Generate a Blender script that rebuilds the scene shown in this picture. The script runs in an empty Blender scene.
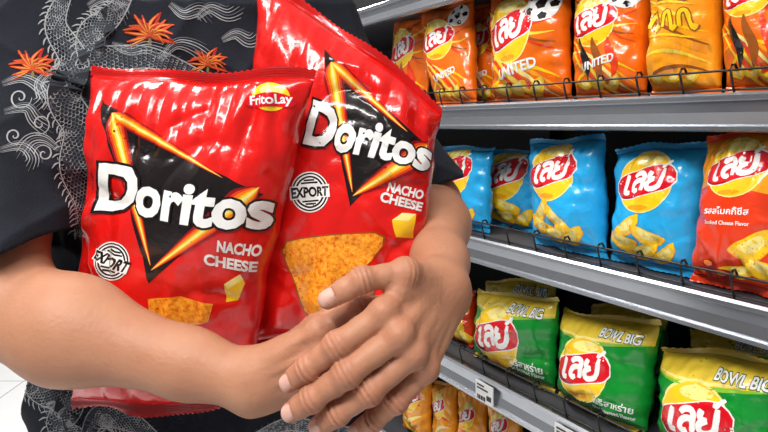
import bpy, bmesh, math, random
import numpy as np
from mathutils import Vector, Matrix
from mathutils.bvhtree import BVHTree

scene = bpy.context.scene
COL = scene.collection
CZ, F, HY = 1.28, 600.0, 125.0
PI = math.pi

def P(px, py, Y):
    return np.array([(px-384)/F*Y, Y, CZ-(py-HY)/F*Y])
def proj(p):
    return np.array([384+F*p[0]/p[1], HY-F*(p[2]-CZ)/p[1]])
# ---- shelf frame: t runs along the shelf (away from camera), d into the shelf, z relative to camera height
AX, AY = .512, .80
DX, DY = -.529, .849
IX, IY = .849, .529
def S(t, d, z):
    return np.array([AX+DX*t+IX*d, AY+DY*t+IY*d, CZ+z])
def tpx(px, d):
    k = (px-384)/F
    return (AX+IX*d-k*(AY+IY*d))/(DY*k-DX)
def PS(px, py, d):
    t = tpx(px, d); p = S(t, d, 0)
    p[2] = CZ-(py-HY)/F*p[1]
    return p
Z0, Z1, Z2, Z3, Z4, Z5 = .334, .044, -.247, -.54, -.83, -1.12
def spl(pts, n=24):
    pts = np.array(pts, float); out = []
    q = np.vstack([2*pts[0]-pts[1], pts, 2*pts[-1]-pts[-2]]); m = len(pts)-1
    for k in range(n):
        u = k/(n-1)*m; i = min(int(u), m-1); t = u-i; a, b, c, d = q[i:i+4]
        out.append(.5*((2*b)+(-a+c)*t+(2*a-5*b+4*c-d)*t*t+(-a+3*b-3*c+d)*t**3))
    return np.array(out)

# ------------------------------------------------------------------ materials
def M(name, col, rough=.45, metal=0., coat=0., bump=0., bscale=60., var=.06, vscale=20., spec=.5, sss=0., emit=0.):
    m = bpy.data.materials.new(name); m.use_nodes = True
    nt = m.node_tree; b = nt.nodes['Principled BSDF']
    tc = nt.nodes.new('ShaderNodeTexCoord')
    nz = nt.nodes.new('ShaderNodeTexNoise'); nz.inputs['Scale'].default_value = vscale
    nt.links.new(tc.outputs['Object'], nz.inputs['Vector'])
    mx = nt.nodes.new('ShaderNodeMix'); mx.data_type = 'RGBA'; mx.name = 'tint'
    mx.inputs[6].default_value = tuple(max(0, c*(1-var)) for c in col)+(1,)
    mx.inputs[7].default_value = tuple(min(1, c*(1+var)) for c in col)+(1,)
    nt.links.new(nz.outputs['Fac'], mx.inputs[0])
    nt.links.new(mx.outputs[2], b.inputs['Base Color'])
    b.inputs['Roughness'].default_value = rough
    b.inputs['Metallic'].default_value = metal
    b.inputs['Coat Weight'].default_value = coat
    b.inputs['Coat Roughness'].default_value = .06
    b.inputs['Specular IOR Level'].default_value = spec
    if sss:
        b.inputs['Subsurface Weight'].default_value = sss
        b.inputs['Subsurface Radius'].default_value = (.006, .002, .001)
        b.inputs['Subsurface Scale'].default_value = 1.
    if bump:
        n2 = nt.nodes.new('ShaderNodeTexNoise'); n2.inputs['Scale'].default_value = bscale; n2.inputs['Detail'].default_value = 4
        nt.links.new(tc.outputs['Object'], n2.inputs['Vector'])
        bp = nt.nodes.new('ShaderNodeBump'); bp.inputs['Strength'].default_value = bump; bp.inputs['Distance'].default_value = .004
        nt.links.new(n2.outputs['Fac'], bp.inputs['Height']); nt.links.new(bp.outputs['Normal'], b.inputs['Normal'])
    if emit:
        b.inputs['Emission Color'].default_value = tuple(col)+(1,); b.inputs['Emission Strength'].default_value = emit
    return m
def film(name, col, rough=.22, coat=.4):
    return M(name, col, rough, coat=coat, bump=.65, bscale=38, var=.06)
MAT = dict(
    red=film('red_film', (.70, .008, .006)), redseal=film('red_seal_film', (.60, .007, .006)),
    orange=film('orange_film', (.84, .15, .005)), blue=film('blue_film', (.02, .40, .80)),
    green=film('green_film', (.006, .26, .03)), gold=film('gold_film', (.88, .63, .05)),
    scarlet=film('scarlet_film', (.78, .045, .008)), amber=film('amber_film', (.92, .34, .012)),
    black=film('print_black', (.010, .006, .006)), white=film('print_white', (.88, .88, .86)),
    glow=film('print_orange', (.95, .20, .006)), yellow=film('print_yellow', (.95, .58, .012)),
    pale=film('print_pale_yellow', (.96, .80, .26)), logored=film('print_logo_red', (.68, .005, .014)), maroon=film('print_maroon', (.30, .003, .006)),
    dgreen=film('print_dark_green', (.004, .09, .012)),
    lime=film('print_lime', (.22, .50, .03)), brown=film('print_brown', (.30, .08, .01)),
)
def chipmat():
    m = M('print_chip_orange', (.9, .33, .02), .35, coat=.2)
    nt = m.node_tree; b = nt.nodes['Principled BSDF']
    tc = nt.nodes.new('ShaderNodeTexCoord'); v = nt.nodes.new('ShaderNodeTexNoise'); v.inputs['Scale'].default_value = 230; v.inputs['Detail'].default_value = 6; v.inputs['Roughness'].default_value = .7
    nt.links.new(tc.outputs['Object'], v.inputs['Vector'])
    r = nt.nodes.new('ShaderNodeValToRGB'); e = r.color_ramp.elements
    e[0].position = .32; e[0].color = (.50, .06, .005, 1); e[1].position = .60; e[1].color = (.95, .46, .04, 1)
    q = r.color_ramp.elements.new(.47); q.color = (.90, .27, .012, 1)
    nt.links.new(v.outputs['Fac'], r.inputs['Fac']); nt.links.new(r.outputs['Color'], b.inputs['Base Color'])
    return m
MAT['chip'] = chipmat()

# ------------------------------------------------------------------ object helpers
def link(o, parent=None):
    COL.objects.link(o)
    if parent is not None: o.parent = parent
    return o
def thing(name, label, cat, loc, group=None):
    o = bpy.data.objects.new(name, None); o.location = loc; o.empty_display_size = .05
    link(o); o['label'] = label; o['category'] = cat
    if group: o['group'] = group
    bpy.context.view_layer.update()
    return o
def meshobj(name, bm, mats, parent=None, origin=None, smooth=False):
    me = bpy.data.meshes.new(name)
    if origin is not None: bmesh.ops.translate(bm, verts=bm.verts, vec=-Vector(origin))
    bm.to_mesh(me); bm.free()
    for m in (mats if isinstance(mats, (list, tuple)) else [mats]): me.materials.append(m)
    if smooth: me.polygons.foreach_set('use_smooth', [True]*len(me.polygons))
    o = bpy.data.objects.new(name, me)
    link(o, parent)
    if parent is None and origin is not None: o.location = origin
    return o
def struct(name, bm, mats, origin=None):
    o = meshobj(name, bm, mats, None, origin); o['kind'] = 'structure'; return o
def hexa(bm, c8, bev=0):
    vs = [bm.verts.new(tuple(c)) for c in c8]
    for f in ((0,3,2,1),(4,5,6,7),(0,1,5,4),(1,2,6,5),(2,3,7,6),(3,0,4,7)): bm.faces.new([vs[i] for i in f])
def box(bm, x0, x1, y0, y1, z0, z1):
    hexa(bm, [(x0,y0,z0),(x1,y0,z0),(x1,y1,z0),(x0,y1,z0),(x0,y0,z1),(x1,y0,z1),(x1,y1,z1),(x0,y1,z1)])
def sbox(bm, t0, t1, d0, d1, z0, z1):   # box in the shelf frame
    hexa(bm, [S(t0,d0,z0),S(t0,d1,z0),S(t1,d1,z0),S(t1,d0,z0),S(t0,d0,z1),S(t0,d1,z1),S(t1,d1,z1),S(t1,d0,z1)])
    bmesh.ops.recalc_face_normals(bm, faces=bm.faces)
def tube(bm, pts, r, n=6):
    pts = [Vector(p) for p in pts]; rings = []
    for i, p in enumerate(pts):
        a = pts[max(0, i-1)]; b = pts[min(len(pts)-1, i+1)]
        d = (b-a).normalized(); s = d.cross(Vector((0,0,1)))
        if s.length < .1: s = d.cross(Vector((1,0,0)))
        s.normalize(); w = s.cross(d)
        rings.append([bm.verts.new(p+(s*math.cos(q)+w*math.sin(q))*r) for q in [2*PI*k/n for k in range(n)]])
    for i in range(len(rings)-1):
        for k in range(n): bm.faces.new((rings[i][k], rings[i][(k+1)%n], rings[i+1][(k+1)%n], rings[i+1][k]))
    bm.faces.new(rings[0][::-1]); bm.faces.new(rings[-1])
def npmesh(name, V, Q, mats, parent=None, smooth=True):
    me = bpy.data.meshes.new(name); n = len(V); q = len(Q)
    me.vertices.add(n); me.vertices.foreach_set('co', np.asarray(V, np.float32).ravel())
    me.loops.add(q*4); me.loops.foreach_set('vertex_index', np.asarray(Q, np.int32).ravel())
    me.polygons.add(q); me.polygons.foreach_set('loop_start', np.arange(q, dtype=np.int32)*4)
    me.update(calc_edges=True); me.validate()
    me.polygons.foreach_set('use_smooth', np.full(len(me.polygons), smooth))
    for m in (mats if isinstance(mats, (list, tuple)) else [mats]): me.materials.append(m)
    return link(bpy.data.objects.new(name, me), parent)

# ------------------------------------------------------------------ text cache
_tc = {}
def text_mesh(s, off=0.):
    key = (s, off)
    if key in _tc: return _tc[key]
    cu = bpy.data.curves.new('tmp', 'FONT'); cu.body = s; cu.size = 1; cu.offset = off; cu.resolution_u = 3
    o = bpy.data.objects.new('tmp', cu); COL.objects.link(o)
    dg = bpy.context.evaluated_depsgraph_get(); dg.update()
    ev = o.evaluated_get(dg); me = ev.to_mesh()
    V = np.array([(v.co.x, v.co.y) for v in me.vertices]) if len(me.vertices) else np.zeros((0, 2))
    Fc = [tuple(p.vertices) for p in me.polygons]
    ev.to_mesh_clear(); bpy.data.objects.remove(o); bpy.data.curves.remove(cu)
    _tc[key] = (V, Fc)
    return _tc[key]

# ------------------------------------------------------------------ pillow bags
class Bag:
    def __init__(self, name, label, cat, group, C4, T, nu, nv, seed, fm, sm, seal=.045, wr=.0035, dent=.004, wob=1., hero=False):
        TL, TR, BR, BL = [np.array(c, float) for c in C4]
        self.C4 = (TL, TR, BR, BL); self.nu, self.nv, self.seal = nu, nv, seal
        rs = np.random.RandomState(seed)
        R = (TR-TL+BR-BL)/2; U = (TL-BL+TR-BR)/2; self.U = U
        self.W = np.linalg.norm(R); self.H = np.linalg.norm(U); self.asp = self.H/self.W
        n = np.cross(R, U); n /= np.linalg.norm(n); self.n = n
        self.ph = rs.rand(8)*6; self.hero = hero
        self.org = (BL+BR)/2
        self.root = thing(name, label, cat, tuple(self.org), group)
        u = np.linspace(0, 1, nu+1); v = np.linspace(seal, 1-seal, nv+1)
        UU, VV = np.meshgrid(u, v)
        s = 2*UU-1; vv = 2*(VV-seal)/(1-2*seal)-1
        def wobble(): return .012*np.sin(6*vv+rs.rand()*6)+.009*np.sin(14*vv+rs.rand()*6)+.006*(np.abs(np.sin(17*vv+rs.rand()*6))-.6)
        wl, wr_ = wobble(), wobble()
        edge = 1-np.abs(vv)**8
        pull = .05*(1-vv**2)+wob*edge*np.where(s < 0, wl, wr_)
        Up = .5+.5*s*(1-pull)
        base = self.bil(Up, VV)
        rim = np.clip(np.maximum(np.abs(s), np.abs(vv)), 0, 1)
        def surf(sd):
            r = np.random.RandomState(sd)
            h = T*np.clip(1-np.abs(s)**2.3, 0, 1)**.58*np.clip(1-np.abs(vv)**2.5, 0, 1)**.60
            ev = np.abs(vv)**2.4; es = np.abs(s)**3.2
            w = 0
            for k in range(6):
                fr = r.uniform(3, 15); w = w+ev*(np.abs(np.sin(fr*s*(1+.35*vv)+r.uniform(-3,3)*vv+r.rand()*6))-.55)*r.uniform(.2, 1.1)*wr
            for k in range(4):
                fr = r.uniform(4, 11); w = w+es*(np.abs(np.sin(fr*vv+r.uniform(-5,5)*s+r.rand()*6))-.55)*r.uniform(.3, .8)*wr
            for k in range(4):
                a, b = r.uniform(-4, 4), r.uniform(-4, 4); w = w+dent*.35*np.sin(a*s+b*vv+r.rand()*6)
            for k in range(38):   # sharp creases, some raised, some pressed in, strongest towards the rim
                q = r.uniform(0, PI); a, b = 1.6*math.cos(q), 1.6*math.sin(q); c = r.uniform(-1.5, 1.5)
                along = -b*s+a*vv
                w = w+(-1 if k % 3 else .8)*wr*1.15*(.17+.83*rim**1.8)*np.exp(-np.abs(a*s+b*vv+c+.12*np.sin(3*along))*11)*np.exp(-((along-r.uniform(-1, 1))/.5)**2)
            w = w*(1-np.abs(vv)**10)*(1-np.abs(s)**10)
            return h+w*np.clip(h/T*4, 0, 1)
        hf = surf(seed*7+1); hb = surf(seed*7+2)
        self.Fr = base+n*hf[..., None]; Bk = base-n*hb[..., None]
        gu = np.gradient(self.Fr, axis=1); gv = np.gradient(self.Fr, axis=0)
        N = np.cross(gu, gv); ln = np.linalg.norm(N, axis=2, keepdims=True); N = np.where(ln > 1e-12, N/np.maximum(ln, 1e-12), n)
        self.N = N
        w1 = nu+1; V = list(self.Fr.reshape(-1, 3)); idxb = np.arange((nv+1)*w1).reshape(nv+1, w1).copy()
        idf = idxb.copy()
        for j in range(1, nv):
            for i in range(1, nu):
                idxb[j, i] = len(V); V.append(Bk[j, i])
        Q = []
        for j in range(nv):
            for i in range(nu):
                Q.append((idf[j,i], idf[j,i+1], idf[j+1,i+1], idf[j+1,i])); Q.append((idxb[j,i], idxb[j+1,i], idxb[j+1,i+1], idxb[j,i+1]))
        npmesh('film', np.array(V)-self.org, Q, fm, self.root)
        for nm, v0, v1, row in (('bottom_seal', seal, 0., 0), ('top_seal', 1-seal, 1., -1)):
            rows = 10; vs = np.linspace(v0, v1, rows+1); A2, B2 = np.meshgrid(Up[row], vs)
            f = np.abs(B2-v0)/seal
            pp = self.bil(A2, B2)
            ph = rs.rand()*6
            off = .0011*np.sin(f*PI*9)*np.minimum(1, f*6)+f*(.006*np.sin(7*A2+ph)+.0035*np.sin(15*A2+2*ph))
            pp = pp+n*off[..., None]
            up = (U/self.H)*(1 if row else -1)
            pp[-1] += up*(.0009*((np.arange(nu+1) % 2)*2-1))[:, None]
            Q = [(j*w1+i, j*w1+i+1, (j+1)*w1+i+1, (j+1)*w1+i) for j in range(rows) for i in range(nu)]
            if row == 0: Q = [q[::-1] for q in Q]
            npmesh(nm, pp.reshape(-1, 3)-self.org, Q, sm, self.root)
    def bil(self, u, v):
        TL, TR, BR, BL = self.C4; u0, v0 = np.asarray(u, float), np.asarray(v, float); u = u0[..., None]; v = v0[..., None]
        p = (1-v)*((1-u)*BL+u*BR)+v*((1-u)*TL+u*TR); q = self.ph; k = 1. if self.hero else .8
        lift = .008*k*(np.sin(5*u0+q[0])+.5*np.sin(11*u0+q[1]))*v0**5
        if self.hero: lift = lift+.008*np.sin(5*u0+q[2])*(1-v0)**5
        wave = .008*k*(np.sin(4.5*u0+q[3])+.6*np.sin(10*u0+q[4]))*v0**7
        return p+self.U*(lift/max(.2, self.H)*.6)[..., None]+self.n*wave[..., None]
    def smap(self, uv):
        uv = np.atleast_2d(uv)
        x = np.clip(uv[:, 0], 0, 1)*self.nu; y = np.clip((uv[:, 1]-self.seal)/(1-2*self.seal), 0, 1)*self.nv
        i = np.clip(x.astype(int), 0, self.nu-1); j = np.clip(y.astype(int), 0, self.nv-1)
        fx = (x-i)[:, None]; fy = (y-j)[:, None]
        def b(A): return (1-fy)*((1-fx)*A[j, i]+fx*A[j, i+1])+fy*((1-fx)*A[j+1, i]+fx*A[j+1, i+1])
        Nn = b(self.N); Nn /= np.maximum(np.linalg.norm(Nn, axis=1, keepdims=True), 1e-9)
        return b(self.Fr), Nn
    def uvpx(self, px, py):
        x = np.array([.5, .5]); tgt = np.array([px, py])
        for _ in range(25):
            f = lambda q: proj(self.smap(q)[0][0])
            p0 = f(x); e = .04
            J = np.stack([(f(x+[e, 0])-f(x-[e, 0]))/(2*e), (f(x+[0, e])-f(x-[0, e]))/(2*e)], 1)
            try: dx = np.linalg.solve(J, tgt-p0)
            except Exception: break
            x = np.clip(x+np.clip(dx, -.12, .12)*.9, .03, .965)
        return x

class Art:
    """printed artwork laid on the front film of a bag"""
    def __init__(self, bag, name, px=False):
        self.b = bag; self.name = name; self.V = []; self.Fc = []; self.mi = []; self.mats = []; self.px = px
    def uv(self, p):
        if self.px: return self.b.uvpx(*p)
        return np.array([p[0], p[1]/self.b.asp])
    def m(self, k):
        if k not in self.mats: self.mats.append(k)
        return self.mats.index(k)
    def raw(self, V, Fc, mat, layer):
        if len(V) == 0: return
        bm = bmesh.new(); vs = [bm.verts.new((p[0], p[1], 0)) for p in V]
        for f in Fc:
            try: bm.faces.new([vs[i] for i in f])
            except ValueError: pass
        bmesh.ops.triangulate(bm, faces=bm.faces[:])
        V = np.array(V); lo, hi = V.min(0), V.max(0); b = self.b
        for i in range(1, b.nu):
            c = i/b.nu
            if lo[0] < c < hi[0]: bmesh.ops.bisect_plane(bm, geom=bm.verts[:]+bm.edges[:]+bm.faces[:], plane_co=(c,0,0), plane_no=(1,0,0))
        for j in range(1, b.nv):
            c = b.seal+(1-2*b.seal)*j/b.nv
            if lo[1] < c < hi[1]: bmesh.ops.bisect_plane(bm, geom=bm.verts[:]+bm.edges[:]+bm.faces[:], plane_co=(0,c,0), plane_no=(0,1,0))
        bm.verts.index_update(); base = len(self.V)
        self.V += [(v.co.x, v.co.y, layer) for v in bm.verts]
        for f in bm.faces:
            ix = [base+v.index for v in f.verts]
            if f.normal.z < 0: ix = ix[::-1]
            self.Fc.append(ix); self.mi.append(self.m(mat))
        bm.free()
    def poly(self, pts, mat, layer):
        V = np.array([self.uv(p) for p in pts]); self.raw(V, [tuple(range(len(V)))], mat, layer)
    def ell(self, cx, cy, rx, ry, mat, layer, rot=0, n=32):
        c, s = math.cos(rot), math.sin(rot)
        pts = [(cx+rx*math.cos(a)*c-ry*math.sin(a)*s, cy+rx*math.cos(a)*s+ry*math.sin(a)*c) for a in [2*PI*k/n for k in range(n)]]
        self.poly(pts, mat, layer)
    def stroke(self, pts, w, mat, layer, tp=None):
        P_ = np.array(pts, float); T = np.gradient(P_, axis=0); T /= np.linalg.norm(T, axis=1, keepdims=True)+1e-9
        Nn = np.stack([-T[:, 1], T[:, 0]], 1)
        tp = (np.sin(np.linspace(0.15, PI-.15, len(P_))) if tp is None else np.asarray(tp))[:, None]*w/2
        A = P_+Nn*tp; B = P_-Nn*tp
        V = np.array([self.uv(p) for p in list(A)+list(B)]); n = len(P_)
        self.raw(V, [(i, i+1, n+i+1, n+i) for i in range(n-1)], mat, layer)
    def text(self, s, p0, p1, cap, mat, layer, off=0., shear=0.):
        V, Fc = text_mesh(s, off)
        V0, _ = text_mesh(s, 0.)
        if len(V0) == 0: return
        x0, x1 = V0[:, 0].min(), V0[:, 0].max()
        p0 = np.array(p0, float); p1 = np.array(p1, float); d = p1-p0; L = np.linalg.norm(d); d /= L
        nrm = np.array([d[1], -d[0]]) if self.px else np.array([-d[1], d[0]])
        o = self.uv(p0); ex = (self.uv(p1)-o)/(x1-x0); ey = (self.uv(p0+(nrm+d*shear)*cap)-o)/.70
        self.raw(o+(V[:, :1]-x0)*ex+V[:, 1:]*ey, Fc, mat, layer)
    def ctext(self, s, cx, cy, w, cap, mat, layer, off=0., rot=0., shear=0.):
        c, sn = math.cos(rot), math.sin(rot)
        a = (cx-c*w/2+sn*cap/2, cy-sn*w/2-c*cap/2); self.text(s, a, (a[0]+c*w, a[1]+sn*w), cap, mat, layer, off, shear)
    def done(self, label=None):
        if not self.V: return
        A = np.array(self.V); pos, N = self.b.smap(A[:, :2]); pos = pos+N*(.0004+.00016*A[:, 2:3])
        me = bpy.data.meshes.new(self.name); me.from_pydata([tuple(p) for p in (pos-self.b.org)], [], self.Fc)
        for k in self.mats: me.materials.append(MAT[k])
        me.polygons.foreach_set('material_index', self.mi); me.polygons.foreach_set('use_smooth', [True]*len(self.Fc))
        me.normals_split_custom_set_from_vertices([tuple(n) for n in N])
        o = link(bpy.data.objects.new(self.name, me), self.b.root)
        if label: o['label'] = label
        return o

# ------------------------------------------------------------------ the two big red bags
def streak(a, p, q, w, ly, head=.5, parts=5):
    t = np.linspace(0, 1, 22)[:, None]; pts = np.array(p)*(1-t)+np.array(q)*t; t = t[:, 0]
    prof = np.minimum(t/head, 1)**.7*np.minimum((1-t)/(1-head+1e-6), 1)**.8*.97+.03
    for mt, k, l in (('maroon', 1.7, 0), ('scarlet', 1.3, .5), ('glow', .95, 1.0), ('yellow', .52, 1.5), ('pale', .24, 2.0))[5-parts:]: a.stroke(pts, w*k, mt, ly+l, prof)
def hero_triangle(a, A, B, C):
    A, B, C = [np.array(p, float) for p in (A, B, C)]; g = (A+B+C)/3
    ins = lambda k: [g+(p-g)*k for p in (A, B, C)]
    a.poly(ins(1.17), 'black', 0)
    streak(a, A, A+(B-A)*.80, 9, 1, .06); streak(a, A, A+(C-A)*.97, 12, 1.2, .08)
    streak(a, B+(B-C)*.09, C, 17, 3.4, .16)
def stamp(bag, c, r, rot):
    a = Art(bag, 'stamp', True); x, y = c
    a.ell(x, y, r, r*1.08, 'white', 1); a.ell(x, y, r*.94, r*1.01, 'black', 2); a.ell(x, y, r*.86, r*.93, 'white', 3); a.ell(x, y, r*.78, r*.85, 'black', 3.5); a.ell(x, y, r*.68, r*.75, 'white', 4)
    d = np.array([math.cos(rot), math.sin(rot)]); q = np.array([-d[1], d[0]]); c = np.array(c, float)
    for sg in (1, -1):
        k = c+q*sg*r*.48
        for off, w in ((0, .44), (.14, .28)):
            kk = k+q*sg*r*off; a.poly([kk-d*r*w-q*.9, kk+d*r*w-q*.9, kk+d*r*w+q*.9, kk-d*r*w+q*.9], 'black', 4.5)
    a.poly([c-d*r*1.04-q*r*.34, c+d*r*1.04-q*r*.34, c+d*r*1.04+q*r*.34, c-d*r*1.04+q*r*.34], 'white', 5)
    a.text('EXPORT', c-d*r*.94+q*r*.24, c+d*r*.94+q*r*.24, r*.50, 'black', 6, .045)
    a.done('round white stamp')
def word(a, p0, p1, cap):
    p0 = np.array(p0, float); p1 = np.array(p1, float); d = p1-p0
    q = p0+d*.225
    for mt, ly, of in (('black', 7, .078), ('white', 8, .038)):
        a.text('D', p0, p0+d*.20, cap, mt, ly, of); a.text('oritos', q, p1, cap*.90, mt, ly, of)

bagL = Bag('tortilla_chip_bag', 'red tortilla chip bag held upright against chest at the left, overlapping its twin', 'snack bag', 'red chip bags hugged by the person',
           [P(90,62,.615), P(317,76,.575), P(246,406,.60), P(70,414,.605)], .050, 72, 100, 3, MAT['red'], MAT['redseal'], seal=.03, wr=.0098, dent=.007, hero=True)
a = Art(bagL, 'logo', True); hero_triangle(a, (112,113), (250,194), (152,270)); word(a, (98,208), (271,226), 44); a.done('white lettering over a black triangle with glowing edges')
for w_, p, q in (('NACHO', (217,251), (262,255)), ('CHEESE', (204,264), (263,269))):
    a = Art(bagL, 'flavour_lettering', True); a.text(w_, p, q, 10.5, 'white', 1, .04); a.done()
stamp(bagL, (112,261), 18, .42)
a = Art(bagL, 'maker_emblem', True)
a.ell(271, 97, 19, 14, 'yellow', 1, .05); a.ell(272, 90.5, 12, 5, 'pale', 1.5, .05)
xs_ = np.linspace(244, 298, 13); cv = lambda x: 101-2.0*math.cos((x-271)/27*PI)*.9
hv = lambda x: 7.0*max(.25, 1-abs((x-271)/28)**4)
a.poly([(x, cv(x)-hv(x)) for x in xs_]+[(x, cv(x)+hv(x)) for x in xs_[::-1]], 'logored', 3)
a.text('FritoLay', (250,105), (292,103.5), 8.6, 'white', 4, .022); a.done('yellow sun with red ribbon')
a = Art(bagL, 'chip_picture', True); a.poly([(148,299),(180,296),(213,304),(208,322),(170,330),(150,318)], 'chip', 0); a.done()
a = Art(bagL, 'cheese_picture', True); a.poly([(224,284),(240,274),(245,283),(238,300),(226,302)], 'yellow', 0); a.poly([(224,284),(240,274),(243,279),(228,289)], 'pale', 1); a.done()

bagR = Bag('tortilla_chip_bag', 'red tortilla chip bag tilted clockwise behind its twin, big orange chip above the hands', 'snack bag', 'red chip bags hugged by the person',
           [P(258,-32,.665), P(443,104,.635), P(420,338,.60), P(232,350,.64)], .048, 72, 100, 8, MAT['red'], MAT['redseal'], seal=.03, wr=.0098, dent=.007, hero=True)
a = Art(bagR, 'logo', True); hero_triangle(a, (331,62), (426,149), (353,196)); word(a, (305,142), (431,173), 42); a.done('white lettering over a black triangle with glowing edges')
for w_, p, q in (('NACHO', (387,191), (424,200)), ('CHEESE', (380,201), (421,211))):
    a = Art(bagR, 'flavour_lettering', True); a.text(w_, p, q, 9.5, 'white', 1, .04); a.done()
stamp(bagR, (310,192), 19, -.08)
a = Art(bagR, 'chip_picture', True)
chip = [(281,250),(286,241),(300,238),(332,234),(376,232),(385,236),(384,245),(364,270),(338,302),(322,319),(312,320),(304,312),(295,286)]
a.poly(chip, 'brown', 0); cc = np.mean(chip, 0); a.poly([tuple(cc+(np.array(p)-cc)*.965) for p in chip], 'chip', 1); a.done()
a = Art(bagR, 'cheese_picture', True); a.poly([(392,220),(402,213),(416,214),(413,238),(396,237)], 'yellow', 0); a.poly([(392,220),(402,213),(416,214),(408,221)], 'pale', 1); a.done()

# ------------------------------------------------------------------ shelf crisp packets
# loopless drawn script of the round emblem (units: x 0..1.45, y 0..1.3)
SCRIPT = [[(.14,1.05),(.10,.70),(.08,.30),(.13,.06),(.30,.02)],
          [(.42,.84),(.52,1.0),(.70,.99),(.80,.80),(.80,.40),(.82,.02)], [(.80,.56),(.62,.62),(.46,.48),(.44,.22),(.56,.04),(.66,.10)],
          [(1.02,1.0),(.98,.78),(1.04,.60),(1.18,.54)], [(1.18,.54),(1.02,.46),(.98,.24),(1.08,.04),(1.26,.02),(1.40,.16),(1.42,.55),(1.42,1.04)],
          [(1.28,1.20),(1.38,1.16),(1.44,1.26),(1.56,1.40)]]
def brand(b, cx, cy, r, rot=0.):
    a = Art(b, 'logo')
    c, s = math.cos(rot), math.sin(rot)
    T = lambda x, y: (cx+r*(x*c-y*s), cy+r*(x*s+y*c))
    a.ell(cx, cy, r*1.05, r*1.05, 'pale', 1, rot); a.ell(cx, cy-r*.02, r*1.0, r*.99, 'yellow', 2, rot); a.ell(*T(.10, .72), r*.46, r*.18, 'pale', 2.6, rot); a.ell(*T(-.1, -.86), r*.40, r*.09, 'amber', 2.6, rot)
    xs = np.linspace(-1.10, 1.10, 21)
    mid = lambda x: .08*x+.08*math.sin(2.4*x)
    half = lambda x: .45*max(0, 1-abs(x/1.12)**4)**.5
    top = [(x, mid(x)+half(x)) for x in xs]; bot = [(x, mid(x)-half(x)-.02) for x in xs[::-1]]
    a.poly([T(x*1.03, y+(.03 if k < 21 else -.03)) for k, (x, y) in enumerate(top+bot)], 'white', 3)
    a.poly([T(x, y) for x, y in top+bot], 'logored', 4)
    a.poly([T(x, mid(x)-half(x)-.02) for x in xs[:9]]+[T(x, mid(x)-half(x)+.05) for x in xs[:9][::-1]], 'maroon', 4.6)
    for k, st in enumerate(SCRIPT):
        q = spl(st, 14); x = (q[:, 0]-.76)*1.02+(q[:, 1]-.5)*.10; y = (q[:, 1]-.5)*.60+.13*x
        pp = [T(i, j) for i, j in zip(x, y)]; tp = np.full(14, 1.); tp[0] = tp[-1] = .75
        a.stroke(pp, r*(.17 if k < 5 else .11), 'white', 5.5+.15*k, tp)
    a.done('round yellow and red emblem')
def crisp(a, cx, cy, rx, ry, rot, ly=1, ridges=0):
    n = 24; c, s = math.cos(rot), math.sin(rot)
    def pt(x, y, k=1, dx=0, dy=0): return (cx+dx+k*(rx*x*c-ry*y*s), cy+dy+k*(rx*x*s+ry*y*c))
    def ring(k, dx, dy): return [pt((1+.035*math.sin(7*q))*math.cos(q), (1+.035*math.sin(7*q))*(math.sin(q)+.30*math.cos(2*q)), k, dx, dy) for q in [2*PI*j/n for j in range(n)]]
    a.poly(ring(1, 0, 0), 'amber', ly); a.poly(ring(.94, .002, .004), 'yellow', ly+.3); a.poly(ring(.55, .010, .012), 'pale', ly+.6)
    for k in range(ridges):
        x = -.5+k*1.0/max(1, ridges-1); a.stroke([pt(x+.12*math.sin(3*q), -.55+1.1*q) for q in np.linspace(0, 1, 6)], rx*.05, 'gold', ly+.8)
def art_blue(b, sd):
    r = random.Random(sd); A = b.asp
    a = Art(b, 'chip_picture'); k = 0
    for (x, y, rx, ry, q) in ((.32,.35,.20,.075,.45),(.58,.29,.19,.075,-.5),(.27,.22,.20,.08,-.25),(.50,.15,.21,.075,.2),(.74,.15,.16,.065,.6)):
        crisp(a, x+r.uniform(-.02,.02), y*A/1.1+.02, rx, ry, q+r.uniform(-.2,.2), 1+k*1.0, 4); k += 1
    a.done()
    brand(b, .48, .69*A, .30, .06)
def ball(a, x, y, r, ly):
    a.ell(x, y, r, r, 'white', ly)
    for k in range(6):
        q = k*2*PI/5; R = 0 if k == 5 else r*.72; rr = r*.34 if k == 5 else r*.24
        a.poly([(x+R*math.cos(q)+rr*math.cos(q+j*2*PI/5+.6), y+R*math.sin(q)+rr*math.sin(q+j*2*PI/5+.6)) for j in range(5)], 'black', ly+1)
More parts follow.
